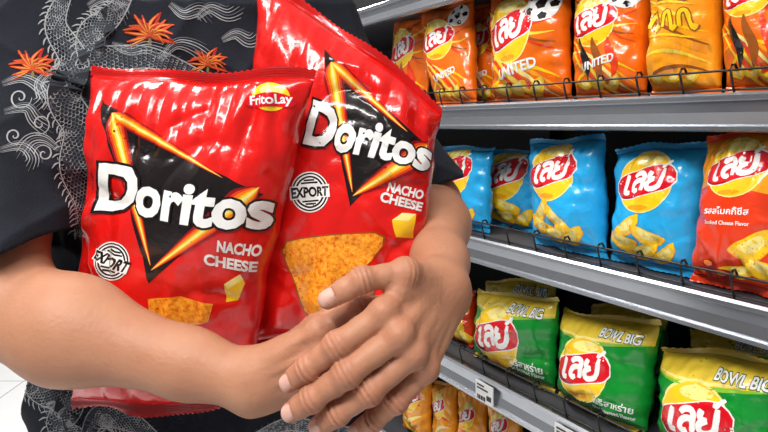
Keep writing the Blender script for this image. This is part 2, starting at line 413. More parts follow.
def art_orange(b, sd, var=0):
    A = b.asp; a = Art(b, 'swirl_picture')
    th = np.linspace(0, 1, 14)
    cols = ('yellow', 'amber', 'pale', 'scarlet', 'gold', 'scarlet', 'yellow') if var != 2 else ('brown', 'gold', 'amber', 'brown', 'yellow', 'gold', 'brown')
    for k in range(7):
        a.stroke([(.06+.88*t, (.10+(.05 if var != 2 else .11)*k+.20*math.sin(2.6*t+k*.5)*(1 if var != 2 else .5)-.06*k*t*(var != 2))*A) for t in th], .05, cols[k], k*.25)
    if var != 2:
        for k in range(6): a.stroke([(.06+.88*t, (.56+.065*k+.12*math.sin(3.2*t+1.2+.5*k))*A) for t in th], .04, ('scarlet', 'brown', 'gold', 'scarlet', 'yellow', 'brown')[k], .2+k*.12)
    if var in (1, 3):
        for k in range(3): a.stroke([(.30+.2*k+.05*math.sin(5*t), (.14+.34*t)*A) for t in th], .12, ('black', 'brown', 'scarlet')[k], 3+k*.3)
    for k in range(3): crisp(a, .25+.22*k, .12*A, .13, .05, .3*k, 3.5)
    a.done()
    if var in (0, 1):
        a = Art(b, 'football_picture'); ball(a, .80, .83*A, .165, 4); a.done()
    if var == 2:     # brushed golden script
        a = Art(b, 'brush_script')
        for k, yy in enumerate((.76, .52)):
            for j in range(3):
                x0 = .17+.24*j; h = .10*A
                st = spl([(x0, yy*A-.4*h), (x0+.02, yy*A+.5*h), (x0+.10, yy*A+.7*h), (x0+.13, yy*A), (x0+.11+.03*j, yy*A-.6*h), (x0+.20, yy*A-.3*h)], 18)
                for mt, w_, ly in (('brown', .085, 4), ('yellow', .05, 5)): a.stroke(st, w_, mt, ly+.2*j, np.full(18, 1.))
            st = [(.12+.74*t, (yy-.115+.02*math.sin(4*t))*A) for t in th]; a.stroke(st, .035, 'yellow', 5.5)
        a.done('golden brushed script')
    else:
        brand(b, .42, .62*A, .30, .10)
        if var != 3:
            a = Art(b, 'flavour_lettering'); a.ctext('UNITED', .50, .28*A, .50, .085, 'white', 6, .03, .22, .25); a.done()
def art_green(b, sd, back=False):
    A = b.asp; a = Art(b, 'band_picture'); th = np.linspace(.01, .99, 16)
    low = [(t, (.77-.02*t+.035*math.sin(5.0*t+2.6))*A) for t in th]; hi = [(t, .952*A) for t in th[::-1]]
    a.poly(low+hi, 'gold', 0); a.stroke([(x, y) for x, y in low], .03, 'lime', 1); a.stroke([(x, y+.035*A) for x, y in low], .022, 'pale', 1)
    a.done()
    a = Art(b, 'wave_picture')
    a.stroke([(x, (.08+.04*math.sin(3*x))*A) for x in th], .08, 'dgreen', 1); a.done()
    a = Art(b, 'size_lettering')
    for mt, ly, of in (('dgreen', 3, .085), ('white', 4, .03)): a.ctext('BOWL BIG', .74, .835*A, .36, .070, mt, ly, of, -.04)
    a.done()
    if back: return
    a = Art(b, 'flavour_lettering'); a.ctext('โนริสาหร่าย', .76, .22*A, .34, .05, 'white', 3, .02); a.ctext('Nori Seaweed Flavor', .76, .15*A, .36, .030, 'white', 3, .015); a.done()
    brand(b, .43, .46*A, .27, .05)
def art_red(b, sd):
    A = b.asp; a = Art(b, 'band_picture')
    a.poly([(.03,.62*A),(.40,.66*A),(.97,.58*A),(.97,.95*A),(.03,.95*A)], 'amber', 0); a.done()
    a = Art(b, 'chip_picture')
    for (x, y, rx, ry, q) in ((.72,.30,.22,.12,.6),(.80,.18,.20,.10,-.3),(.58,.14,.18,.07,.2)): crisp(a, x, y*A, rx, ry, q, 1+x, 4)
    a.done(); a = Art(b, 'topping_picture')
    for (x, y) in ((.30,.15),(.42,.10),(.2,.09)): a.ell(x, y*A, .09, .06, 'maroon', 3); a.ell(x-.02, y*A+.015, .05, .03, 'glow', 4)
    a.done(); brand(b, .50, .75*A, .30, .08)
    a = Art(b, 'flavour_lettering'); a.ctext('รสสโมคกี้ชีส', .47, .49*A, .48, .065, 'white', 2, .02, .03); a.ctext('Smoked Cheese Flavor', .48, .42*A, .48, .042, 'white', 2, .015, .03); a.done()
def art_small(b, sd):
    A = b.asp; a = Art(b, 'swirl_picture'); th = np.linspace(0, 1, 10)
    for k in range(4): a.stroke([(.1+.8*t, (.2+.14*k+.1*math.sin(3*t+k+sd))*A) for t in th], .08, ('yellow', 'pale', 'scarlet', 'gold')[k], k*.4)
    a.done(); brand(b, .5, .68*A, .28, .1)

def shelf_bag(kind, label, group, pxl, pxr, topl, topr, d, zs, T, seed, lean=.02, var=0, shift=(0, 0)):
    """pixel columns of the lower corners, pixel rows of the upper corners, d = depth into the shelf"""
    BL = S(tpx(pxl, d), d, zs+.003); BR = S(tpx(pxr, d), d, zs+.003)
    lr = random.Random(seed*3); l1, l2 = lean+lr.uniform(-.012, .014), lean+lr.uniform(-.012, .014)
    TL = PS(pxl+shift[0], topl, d+l1); TR = PS(pxr+shift[1], topr, d+l2)
    fm = {'orange':'orange','blue':'blue','green':'green','greenback':'green','red':'scarlet','small':'amber'}[kind]
    smt = {'green':'gold','greenback':'gold'}.get(kind, fm)
    if var == 2: fm = 'amber'
    b = Bag('crisp_packet', label, 'crisp packet', group, [TL, TR, BR, BL], T, 34, 44, seed, MAT[fm], MAT[smt], wr=.0072, dent=.008)
    if kind == 'orange': art_orange(b, seed, var)
    elif kind == 'blue': art_blue(b, seed)
    elif kind == 'green': art_green(b, seed)
    elif kind == 'greenback': art_green(b, seed, True)
    elif kind == 'red': art_red(b, seed)
    else: art_small(b, seed)
G1_, G2_, G3_, G4_ = 'orange packets on the top shelf', 'packets on the middle shelf', 'green packets on the lower shelf', 'amber packets on the bottom shelf'
shelf_bag('orange', 'orange crisp packet on top shelf partly hidden behind the shoulder', G1_, 390, 428, 16, 12, .10, Z1, .030, 11, shift=(4, 4), var=3)
shelf_bag('orange', 'orange crisp packet leaning left, second from the shoulder on the top shelf', G1_, 437, 477, 10, -4, .06, Z1, .034, 12, shift=(-17, -2))
shelf_bag('orange', 'narrow orange crisp packet squeezed in third from the shoulder on the top shelf', G1_, 466, 506, 6, 2, .145, Z1, .030, 13)
shelf_bag('orange', 'wide orange crisp packet with football, directly above the big front blue packet', G1_, 495, 572, -6, -14, .065, Z1, .050, 14, shift=(-4, -1))
shelf_bag('orange', 'orange crisp packet with dark player stripes and football on the top shelf', G1_, 576, 647, -18, -24, .065, Z1, .048, 15, var=1, shift=(2, 5))
shelf_bag('orange', 'gold and brown crisp packet with brushed golden script instead of a round logo', G1_, 652, 722, -34, -44, .065, Z1, .048, 16, var=2, shift=(3, 0))
shelf_bag('orange', 'orange crisp packet at the right end of the top shelf, cut by the frame', G1_, 726, 808, -52, -62, .065, Z1, .048, 17, shift=(-2, 0), var=3)
shelf_bag('blue', 'blue crisp packet on middle shelf nearest the forearm', G2_, 436, 490, 148, 145, .06, Z2, .038, 21, shift=(6, 2))
shelf_bag('blue', 'blue crisp packet set back behind its neighbours, second from the forearm', G2_, 480, 546, 151, 147, .15, Z2, .038, 22, shift=(6, 4))
shelf_bag('blue', 'large blue crisp packet standing forward between set-back packet and dark gap', G2_, 535, 607, 139, 135, .062, Z2, .052, 23, shift=(-3, -2))
shelf_bag('blue', 'blue crisp packet standing right beside the red one', G2_, 611, 699, 148, 140, .066, Z2, .052, 24, shift=(9, 14))
shelf_bag('red', 'red and amber crisp packet at the right of the blue packets', G2_, 692, 794, 134, 123, .052, Z2, .050, 25, shift=(18, 6))
shelf_bag('red', 'red crisp packet on lower shelf peeping out beside the hand', G3_, 440, 474, 294, 290, .09, Z3, .028, 31)
shelf_bag('greenback', 'green and gold packet standing behind the leftmost green packet', G3_, 484, 558, 280, 280, .21, Z3, .034, 32)
shelf_bag('green', 'green crisp packet with gold top, nearest the hand on the lower shelf', G3_, 476, 555, 290, 298, .066, Z3, .050, 33, shift=(2, 5))
shelf_bag('greenback', 'green and gold packet behind the middle green packet', G3_, 590, 670, 304, 310, .22, Z3, .036, 34)
shelf_bag('green', 'green crisp packet with gold top in the middle of the lower shelf', G3_, 559, 647, 308, 322, .067, Z3, .052, 35, shift=(5, 16))
shelf_bag('greenback', 'green and gold packet at the back behind the right green packet', G3_, 690, 790, 326, 330, .22, Z3, .036, 36)
shelf_bag('green', 'green crisp packet with gold top at right, cut by the frame corner', G3_, 659, 794, 346, 360, .060, Z3, .054, 37, shift=(3, 4))
for i, (l, r_, w) in enumerate(((403,431,'beside the hand'),(433,458,'second from the hand'),(460,487,'third from the hand'),(489,521,'furthest right, under the price tag'))):
    shelf_bag('small', 'amber packet below the lowest shelf edge, '+w, G4_, l, r_, 378+4*i, 376+4*i, .06, Z4, .024, 41+i)

# ------------------------------------------------------------------ shelving unit
M_metal = M('shelf_edge_metal', (.46, .48, .52), .26, metal=.85, var=.05, bump=.02)
M_shelf = M('shelf_top_grey', (.06, .06, .07), .5)
M_dark = M('shelf_back_dark', (.010, .010, .012), .6)
M_wire = M('black_wire', (.01, .01, .011), .35)
t0, t1 = -.9, 2.4
gond = thing('shelving_unit', 'grey metal supermarket shelving unit holding rows of crisp packets', 'shelves', tuple(S(.75, .2, -CZ)))
GO = gond.location.copy()
bm = bmesh.new(); sbox(bm, t0, t1, .44, .47, -CZ+.02, .75); meshobj('back_panel', bm, M_dark, gond, GO)
bm = bmesh.new(); sbox(bm, t0, t1, .03, .44, -CZ, Z5-.045); meshobj('plinth', bm, M_dark, gond, GO)
for tt in (-.9, .75, 2.37):
    bm = bmesh.new(); sbox(bm, tt, tt+.03, .40, .44, -CZ, .75); meshobj('upright', bm, M_dark, gond, GO)
for z in (Z0, Z1, Z2, Z3, Z4, Z5):
    bm = bmesh.new(); sbox(bm, t0, t1, .012, .44, z-.03, z)
    sh = meshobj('shelf', bm, M_shelf, gond, GO)
    prof = [(.014, .0), (.004, .002), (.0, -.002), (.0, -.008), (.005, -.010), (.0065, -.026), (.003, -.043), (-.003, -.046), (-.003, -.052), (.006, -.054), (.02, -.050), (.02, -.03), (.014, -.03)]
    bm = bmesh.new()
    ra = [bm.verts.new(tuple(S(t0, d, z+q))) for d, q in prof]; rb = [bm.verts.new(tuple(S(t1, d, z+q))) for d, q in prof]; n = len(prof)
    for i in range(n): bm.faces.new((ra[i], ra[(i+1) % n], rb[(i+1) % n], rb[i]))
    bm.faces.new(ra[::-1]); bm.faces.new(rb); bmesh.ops.recalc_face_normals(bm, faces=bm.faces)
    meshobj('shelf_edge', bm, M_metal, sh, GO)
    if z in (Z1, Z2, Z3):
        bm = bmesh.new(); r = .0019
        for zz in (.034, .006): tube(bm, [S(t, .012, z+zz) for t in np.linspace(t0, t1, 24)], r)
        for t in np.arange(-.4, 1.5, .075):
            tube(bm, [S(t, .012, z), S(t, .006, z+.018), S(t, .002, z+.034), S(t, .006, z+.041), S(t, .014, z+.042), S(t, .02, z+.034)], r)
        meshobj('wire_rail', bm, M_wire, sh, GO, True)
# price tags in the third edge
M_tag = M('tag_white', (.85, .85, .83), .4); M_ink = M('tag_ink', (.02, .02, .025), .5)
for (px, lab) in ((484, 'white price tag on the lower shelf edge, nearer the hand'), (566, 'white price tag on the lower shelf edge, at the bottom of the frame')):
    t = tpx(px, -.006); o0 = S(t, -.006, Z3-.03)
    tg = thing('price_tag', lab, 'price tag', tuple(o0), 'price tags')
    bm = bmesh.new(); sbox(bm, t-.027, t+.027, -.006, -.0035, Z3-.048, Z3-.008); meshobj('card', bm, M_tag, tg, o0)
    bm = bmesh.new()
    for k in range(7): sbox(bm, t+.022-.004*k-.0012*(k % 2)-.002, t+.022-.004*k, -.0066, -.006, Z3-.045, Z3-.036)
    for k in range(2): sbox(bm, t-.004*k*3, t+.022, -.0066, -.006, Z3-.016-.007*k, Z3-.013-.007*k)
    sbox(bm, t-.022, t-.008, -.0066, -.006, Z3-.040, Z3-.030)
    meshobj('print', bm, M_ink, tg, o0)

# ------------------------------------------------------------------ SDF figure
def rcone(X, a, b, ra, rb):
    ba = (b-a).astype(np.float32); q = X-a.astype(np.float32)
    t = np.clip((q@ba)/float(ba@ba), 0, 1)
    return np.linalg.norm(q-t[:, None]*ba, axis=1)-(ra+(rb-ra)*t)
def ellip(X, c, r):
    q = (X-np.array(c, np.float32)); r = np.array(r, np.float32)
    k0 = np.linalg.norm(q/r, axis=1); k1 = np.linalg.norm(q/(r*r), axis=1)
    return k0*(k0-1)/np.maximum(k1, 1e-6)
def smin(a, b, k):
    h = np.maximum(k-np.abs(a-b), 0)/k
    return np.minimum(a, b)-h*h*k*.25
def mesh_sdf(fn, lo, hi, h, B=8, newton=2):
    lo = np.array(lo, float); hi = np.array(hi, float); nb = np.ceil((hi-lo)/(h*B)).astype(int)
    I = np.stack(np.meshgrid(*[np.arange(k) for k in nb], indexing='ij'), -1).reshape(-1, 3)
    def ev(X):
        X = X.astype(np.float32); out = np.empty(len(X), np.float32)
        for s in range(0, len(X), 250000): out[s:s+250000] = fn(X[s:s+250000])
        return out
    dc = ev(lo+h*B*(I+.5)); I = I[np.abs(dc) < h*B*.87*1.3+.008]
    o = np.arange(B+1); O = np.stack(np.meshgrid(o, o, o, indexing='ij'), -1).reshape(-1, 3)
    V = np.empty((len(I), B+1, B+1, B+1), np.float32)
    for s in range(0, len(I), 400):
        G = (I[s:s+400, None]*B+O[None]).reshape(-1, 3); V[s:s+400] = ev(lo+h*G).reshape(-1, B+1, B+1, B+1)
    cs = [(x, y, z) for x in (0, 1) for y in (0, 1) for z in (0, 1)]
    neg = V < 0
    cnt = sum(neg[:, x:B+x, y:B+y, z:B+z].astype(np.int8) for x, y, z in cs)
    b, i, j, k = np.nonzero((cnt > 0) & (cnt < 8))
    val = np.stack([V[b, i+x, j+y, k+z] for x, y, z in cs], 1); ca = np.array(cs, float)
    acc = np.zeros((len(b), 3)); num = np.zeros(len(b))
    for p in range(8):
        for q in range(p+1, 8):
            if np.abs(ca[p]-ca[q]).sum() != 1: continue
            m = (val[:, p] < 0) != (val[:, q] < 0); t = val[:, p]/np.where(m, val[:, p]-val[:, q], 1)
            acc += np.where(m[:, None], ca[p]+t[:, None]*(ca[q]-ca[p]), 0); num += m
    cell = I[b]*B+np.stack([i, j, k], 1); pts = lo+h*(cell+acc/num[:, None])
    NN = nb*B+2; gid = ((cell[:, 0]*NN[1])+cell[:, 1])*NN[2]+cell[:, 2]
    order = np.argsort(gid); sg = gid[order]
    def look(c):
        g = ((c[:, 0]*NN[1])+c[:, 1])*NN[2]+c[:, 2]; p = np.clip(np.searchsorted(sg, g), 0, len(sg)-1)
        return np.where(sg[p] == g, order[p], -1)
    quads = []
    for ax in range(3):
        e1 = np.eye(3, dtype=int)[(ax+1) % 3]; e2 = np.eye(3, dtype=int)[(ax+2) % 3]
        A = neg[:, :B, :B, :B]; sl = [slice(None)]+[slice(0, B)]*3; sl[ax+1] = slice(1, B+1); C = neg[tuple(sl)]
        b, i, j, k = np.nonzero(A != C); g = I[b]*B+np.stack([i, j, k], 1)
        q = np.stack([look(g-e1-e2), look(g-e2), look(g), look(g-e1)], 1)
        fl = ~A[b, i, j, k]; q[fl] = q[fl][:, ::-1]
        quads.append(q[(q >= 0).all(1)])
    Q = np.concatenate(quads)
    for _ in range(newton):
        d = ev(pts); e = h*.4
        g = np.stack([(ev(pts+np.eye(3)[a]*e)-d)/e for a in range(3)], 1)
        st = d[:, None]*g/np.maximum((g*g).sum(1, keepdims=True), .2)
        pts = pts-np.clip(st, -h, h)
    return pts, Q

rel = lambda x, y, z: np.array([x, y, CZ+z])
R_sh = rel(-.42, .71, .10); R_el = P(-4, 302, .55); R_wr = P(254, 382, .50)
L_sh = rel(-.105, .80, .12); L_el = P(430, 204, .77); L_wr = P(443, 288, .525)
tc0 = np.array([-.245, .765]); th = math.atan2(.09, .34); ct, st_ = math.cos(th), math.sin(th)

# finger chains: (px, py, Y, radius)
LH = dict(
    index=[(384,313,.463,.0112),(337,346,.452,.0104),(307,369,.456,.0091),(289,382,.462,.0077)],
    middle=[(399,335,.456,.0112),(347,373,.446,.0106),(312,399,.450,.0093),(291,412,.457,.0078)],
    ring=[(413,353,.460,.0109),(369,391,.451,.0102),(338,413,.455,.0089),(318,426,.463,.0075)],
    pinky=[(426,368,.471,.0099),(396,401,.465,.0088),(374,420,.470,.0078),(357,431,.477,.0067)],
    thumb=[(430,286,.515,.0136),(405,273,.482,.0114),(362,280,.468,.0098),(328,299,.465,.0079)])
RH = dict(
    index=[(320,332,.490,.0116),(362,309,.487,.0104),(388,306,.500,.0092),(402,324,.512,.0078)],
    middle=[(324,353,.486,.0116),(374,336,.484,.0103),(404,340,.498,.0090),(410,356,.510,.0077)],
    ring=[(320,373,.488,.0111),(370,361,.486,.0098),(400,366,.500,.0087),(404,378,.510,.0073)],
    pinky=[(312,390,.498,.0100),(354,384,.492,.0086),(378,388,.498,.0076),(384,396,.506,.0065)],
    thumb=[(282,356,.512,.0136),(316,329,.522,.0115),(345,305,.530,.0101),(366,293,.535,.0084)])
DOR = np.array([-.12, -.90, .42])
def hand(X, H, wr, el, wr_r):
    c = sum(P(*H['middle'][i][:3]) for i in (0, 1))/2
    near = np.linalg.norm(X-c.astype(np.float32), axis=1) < .19
    out = np.full(len(X), .1, np.float32)
    if not near.any(): return out
    Y = X[near]; palm = None; mc = ('index', 'middle', 'ring', 'pinky')
    side = P(*H['index'][0][:3])-P(*H['pinky'][0][:3]); side /= np.linalg.norm(side)
    for n, o in zip(mc, (.013, .005, -.005, -.013)):
        d = rcone(Y, wr+side*o, P(*H[n][0][:3]), wr_r*.65, H[n][0][3]*.86)
        palm = d if palm is None else smin(palm, d, .007)
    for n, o in zip(mc, (.010, .004, -.004, -.010)):   # tendons
        palm = smin(palm, rcone(Y, wr+side*o+DOR*wr_r*.61, P(*H[n][0][:3])+DOR*H[n][0][3]*.80, .0034, .0045), .0045)
    for n1, n2 in (('index','middle'),('middle','ring'),('ring','pinky')):   # flesh between the metacarpals
        m1 = (P(*H[n1][0][:3])+P(*H[n2][0][:3]))/2; palm = smin(palm, rcone(Y, wr, m1*.90+wr*.10, .0148, .0072), .006)
    t = [P(*q[:3]) for q in H['thumb']]
    palm = smin(palm, rcone(Y, wr*.6+t[0]*.4, t[1], .0150, H['thumb'][1][3]), .014)
    i0 = P(*H['index'][0][:3]); palm = smin(palm, rcone(Y, wr*.55+i0*.45, t[1]*.6+i0*.4, .011, .007), .012)  # web
    # two soft veins over the back of the hand
    for n1, n2, f1 in (('index', 'middle', .35), ('middle', 'ring', .55)):
        a0 = wr+DOR*wr_r*.80+side*(.008-.016*f1); b0 = (P(*H[n1][0][:3])+P(*H[n2][0][:3]))/2+DOR*.0075; m0 = (a0+b0)/2+side*.004+DOR*.001
        palm = smin(palm, np.minimum(rcone(Y, a0, m0, .0014, .0015), rcone(Y, m0, b0, .0015, .0011)), .004)
    fing = None
    for n in mc+('thumb',):
        ch = H[n]; q = [P(*c_[:3]) for c_ in ch]; d = None
        for s in range(3):
            mid = (q[s]+q[s+1])/2; rm = (ch[s][3]+ch[s+1][3])*.5*(.88 if s < 2 else 1.0)   # waist between the joints
            e = smin(rcone(Y, q[s], mid, ch[s][3], rm), rcone(Y, mid, q[s+1], rm, ch[s+1][3]), .003)
            d = e if d is None else smin(d, e, .003)
        dors = DOR/np.linalg.norm(DOR)
        for s in (1, 2):  # knuckle swelling with skin creases
            v = Y-q[s].astype(np.float32); rr_ = np.linalg.norm(v, axis=1); ax_ = q[s+1]-q[s-1]; ax_ /= np.linalg.norm(ax_)
            d = smin(d, np.linalg.norm(v-(dors*.0018).astype(np.float32), axis=1)-ch[s][3]*1.02, .004)
            al = v@ax_.astype(np.float32); dn = np.clip((v@dors.astype(np.float32))/ch[s][3], 0, 1)
            d = d+.0012*np.exp(-(al/.0060)**2)*np.exp(-(np.maximum(rr_-ch[s][3]*1.3, 0)/.004)**2)*dn*(np.maximum(np.cos(al*2*PI/.0044), -.2))
        axv = q[3]-q[2]; axv /= np.linalg.norm(axv); do = (DOR if n != 'thumb' else np.array([-.1,-.75,.6])); do = do-axv*(do@axv); do /= np.linalg.norm(do); sd = np.cross(axv, do)
        w = Y-q[3].astype(np.float32); r = ch[3][3]
        e4 = np.sqrt(((w@axv.astype(np.float32)-.0015)/.0082)**4+((w@sd.astype(np.float32))/(r*.76))**4)
        d = d+.0011*np.exp(-((e4-1.05)/.16)**2)*np.clip((w@do.astype(np.float32))/r*2-.4, 0, 1)
        fing = d if fing is None else smin(fing, d, .0007)
    for n in mc: palm = smin(palm, np.linalg.norm(Y-(P(*H[n][0][:3])+DOR*.003).astype(np.float32), axis=1)-H[n][0][3]*1.02, .006)
    out[near] = smin(palm, fing, .004)
    return out
def arm(X, sh, el, wr, H, wr_r, elr, outw):
    f = el+(wr-el)*.32+outw; g = f*.35+wr*.65
    d = rcone(X, sh, el, .052, elr*.90)
    d = smin(d, rcone(X, el, f, elr*.95, elr*.96), .03); d = smin(d, rcone(X, f, g, elr*.96, wr_r*1.08), .03); d = smin(d, rcone(X, g, wr, wr_r*1.08, wr_r), .02)
    return smin(d, hand(X, H, wr, el, wr_r), .013)
NK = np.array([-.235, .775]); HC = np.array([-.225, .735, CZ+.385])
def body(X):
    dR = arm(X, R_sh, R_el, R_wr, RH, .0235, .0428, np.array([0, -.004, -.002]))
    dL = arm(X, L_sh, L_el, L_wr, LH, .0230, .0365, np.array([.002, 0, 0]))
    d = smin(dR, dL, .0008)
    xl = (X[:, 0]-tc0[0])*ct+(X[:, 1]-tc0[1])*st_; yl = -(X[:, 0]-tc0[0])*st_+(X[:, 1]-tc0[1])*ct
    Xl = np.stack([xl, yl, X[:, 2]-CZ], 1).astype(np.float32)
    t = ellip(Xl, (0, .01, -.02), (.155, .090, .20))
    t = smin(t, rcone(X, R_sh, np.array([NK[0], NK[1]+.02, CZ+.15]), .05, .055), .04); t = smin(t, rcone(X, L_sh, np.array([NK[0], NK[1]+.02, CZ+.15]), .05, .055), .04)
    t = smin(t, rcone(X, np.array([NK[0], NK[1]+.01, CZ+.12]), HC+[0, .03, -.07], .060, .054), .04)
    hd = ellip(X, HC+[0, .01, .03], (.076, .096, .098)); hd = smin(hd, ellip(X, HC+[0, -.015, -.05], (.058, .072, .065)), .04)
    hd = smin(hd, rcone(X, HC+[0, -.082, .015], HC+[0, -.104, -.022], .008, .013), .015)
    for s in (-1, 1):
        hd = smin(hd, ellip(X, HC+[s*.078, .01, -.005], (.010, .020, .032)), .008)
        hd = -smin(-hd, np.linalg.norm(X-(HC+[s*.031, -.098, .012]).astype(np.float32), axis=1)-.014, .015)
    hd = smin(hd, rcone(X, HC+[-.02, -.079, -.062], HC+[.02, -.079, -.062], .007, .007), .008)
    return smin(d, smin(t, hd, .03), .03)
BV, BQ = mesh_sdf(body, (-.58, .40, .86), (.20, .92, 1.80), .0015)

def skin_mat():
    m = M('skin', (.43, .18, .088), .52, bump=.17, bscale=240, var=.14, vscale=24, sss=.06, spec=.32)
    nt = m.node_tree; b = nt.nodes['Principled BSDF']
    nt.nodes['tint'].inputs[6].default_value = (.39, .165, .092, 1); nt.nodes['tint'].inputs[7].default_value = (.53, .262, .155, 1)
    src = b.inputs['Base Color'].links[0].from_socket
    at = nt.nodes.new('ShaderNodeAttribute'); at.attribute_name = 'paint'; sp = nt.nodes.new('ShaderNodeSeparateColor'); nt.links.new(at.outputs['Color'], sp.inputs[0])
    for ch, col, am in ((2, (.46, .165, .100, 1), .55), (1, (.22, .07, .040, 1), .8), (0, (.68, .40, .33, 1), .9)):  # knuckle redness, painted crease shade, nail colour
        mx = nt.nodes.new('ShaderNodeMix'); mx.data_type = 'RGBA'; mu = nt.nodes.new('ShaderNodeMath'); mu.operation = 'MULTIPLY'; mu.inputs[1].default_value = am
        nt.links.new(sp.outputs[ch], mu.inputs[0]); nt.links.new(mu.outputs[0], mx.inputs[0]); nt.links.new(src, mx.inputs[6]); mx.inputs[7].default_value = col
        src = mx.outputs[2]
    nt.links.new(src, b.inputs['Base Color'])
    return m
person = thing('person', 'person in a dark embroidered T-shirt hugging two red chip bags, hands clasped in front', 'person', (-.24, .78, 0))
PO = np.array(person.location)
bo = npmesh('body', BV-PO, BQ, skin_mat(), person)
paint = np.zeros((len(BV), 4), np.float32); paint[:, 3] = 1
for H, names in ((LH, ('index', 'middle', 'ring', 'pinky', 'thumb')),):
    for n in names:
        q = [P(*c[:3]) for c in H[n]]; r = H[n][3][3]
        axv = q[3]-q[2]; axv /= np.linalg.norm(axv)
        dor = DOR if n != 'thumb' else np.array([-.1, -.75, .6])
        dor = dor-axv*(dor@axv); dor /= np.linalg.norm(dor); sd = np.cross(axv, dor)
        w = BV-q[3]; al = w@axv; si = w@sd; dn = w@dor
        e = np.sqrt(((al-.0015)/(.0082))**4+(si/(r*.76))**4)
        mk = np.clip((1.05-e)/.18, 0, 1)*np.clip((dn-r*.2)/(r*.2), 0, 1)
        paint[:, 0] = np.maximum(paint[:, 0], mk)
        paint[:, 1] = np.maximum(paint[:, 1], .9*np.exp(-((e-1.1)/.14)**2)*np.clip(dn/r*2-.4, 0, 1))  # shade in the groove round the nail, painted into the colour
for H in (LH, RH):
    for n in H:
        for s in (0, 1, 2, 3):
            q = P(*H[n][s][:3]); dd = np.linalg.norm(BV-q, axis=1); paint[:, 2] = np.maximum(paint[:, 2], np.exp(-(dd/.014)**2))
            if s in (1, 2):
                ax_ = P(*H[n][s+1][:3])-P(*H[n][s-1][:3]); ax_ /= np.linalg.norm(ax_); al = (BV-q)@ax_
                paint[:, 1] = np.maximum(paint[:, 1], .75*np.exp(-(dd/.013)**4)*np.clip(np.cos(al*2*PI/.0044), 0, 1)*np.exp(-(al/.006)**2))  # knuckle crease shade painted into the skin colour along the grooves
ca = bo.data.color_attributes.new('paint', 'FLOAT_COLOR', 'POINT')
if len(bo.data.vertices) == len(BV): ca.data.foreach_set('color', paint.ravel())

# shirt
def unit(v): return v/np.linalg.norm(v)
R_hem = R_sh+(R_el-R_sh)*.77; L_hem = L_sh+(L_el-L_sh)*.96
SLV = ((R_sh, R_el, R_hem, unit(np.array([.05, .10, -1.])), .066, .066), (L_sh, L_el, L_hem, unit(L_el-L_sh), .062, .058))
def folds(X):
    x, y, z = X[:, 0], X[:, 1], X[:, 2]-CZ
    r1 = 1-np.abs(np.sin(17*x+23*z+1.5*np.sin(9*z)+.6)); r2 = 1-np.abs(np.sin(-27*x+15*z+8*y+1.2*np.sin(13*x)))
    return -.0065*r1**2.0-.0055*r2**2.4+.0016*np.sin(95*x+30*y+40*z+2*np.sin(20*x))+.0025
def shirt(X):
    xl = (X[:, 0]-tc0[0])*ct+(X[:, 1]-tc0[1])*st_; yl = -(X[:, 0]-tc0[0])*st_+(X[:, 1]-tc0[1])*ct; z = X[:, 2]-CZ
    xl = xl-np.interp(z, [-.45, -.1], [.035, 0])
    aw = np.interp(z, [-.60, -.35, -.1, .1], [.205, .205, .190, .18]); bw = np.interp(z, [-.6, -.3, 0, .12], [.140, .130, .115, .105])
    t = (((np.abs(xl)/aw)**2.4+(np.abs(yl)/bw)**2.4)**(1/2.4)-1)*bw
    t = np.maximum(t, np.maximum(z-.14, -.55-z))
    nk = np.array([NK[0], NK[1]+.02, CZ+.14])
    t = smin(t, rcone(X, R_sh, nk, .064, .072), .05); t = smin(t, rcone(X, L_sh, nk, .060, .072), .05)
    out = t
    for sh, el, hm, ax, r0, r1 in SLV:
        al = (X-hm.astype(np.float32))@ax.astype(np.float32)
        s = rcone(X, sh, el, r0, r1); s = np.maximum(s, al)
        out = smin(out, s, .04)
    out = out+folds(X)
    for sh, el, hm, ax, r0, r1 in SLV:
        al = (X-hm.astype(np.float32))@ax.astype(np.float32); a2 = unit(el-sh)
        inn = np.maximum(rcone(X, hm-a2*.06, el+a2*.1, r0-.010, r1-.008)+folds(X), -(al+.06)); out = np.maximum(out, -inn)
    nh = rcone(X, np.array([NK[0], NK[1]+.005, CZ+.15]), np.array([NK[0], NK[1]-.01, CZ+.30]), .066, .09)
    return np.maximum(out, -nh)
SV, SQ = mesh_sdf(shirt, (-.62, .50, .66), (.22, 1.0, 1.56), .0032)
M_shirt = M('dark_cotton', (.013, .015, .022), .9, bump=.25, bscale=500, var=.25, vscale=60, spec=.2)
so = npmesh('shirt', SV-PO, SQ, M_shirt, person)
bvh = BVHTree.FromPolygons([tuple(v) for v in SV], [tuple(q) for q in SQ.tolist()])
CAM = Vector((0, 0, CZ))
def onshirt(px, py):
    p = Vector(P(px, py, 1.)); d = (p-CAM).normalized(); hit = bvh.ray_cast(CAM, d)
    if hit[0] is None: return None
    n = hit[1]; n = n if n.dot(d) < 0 else -n
    return hit[0], n
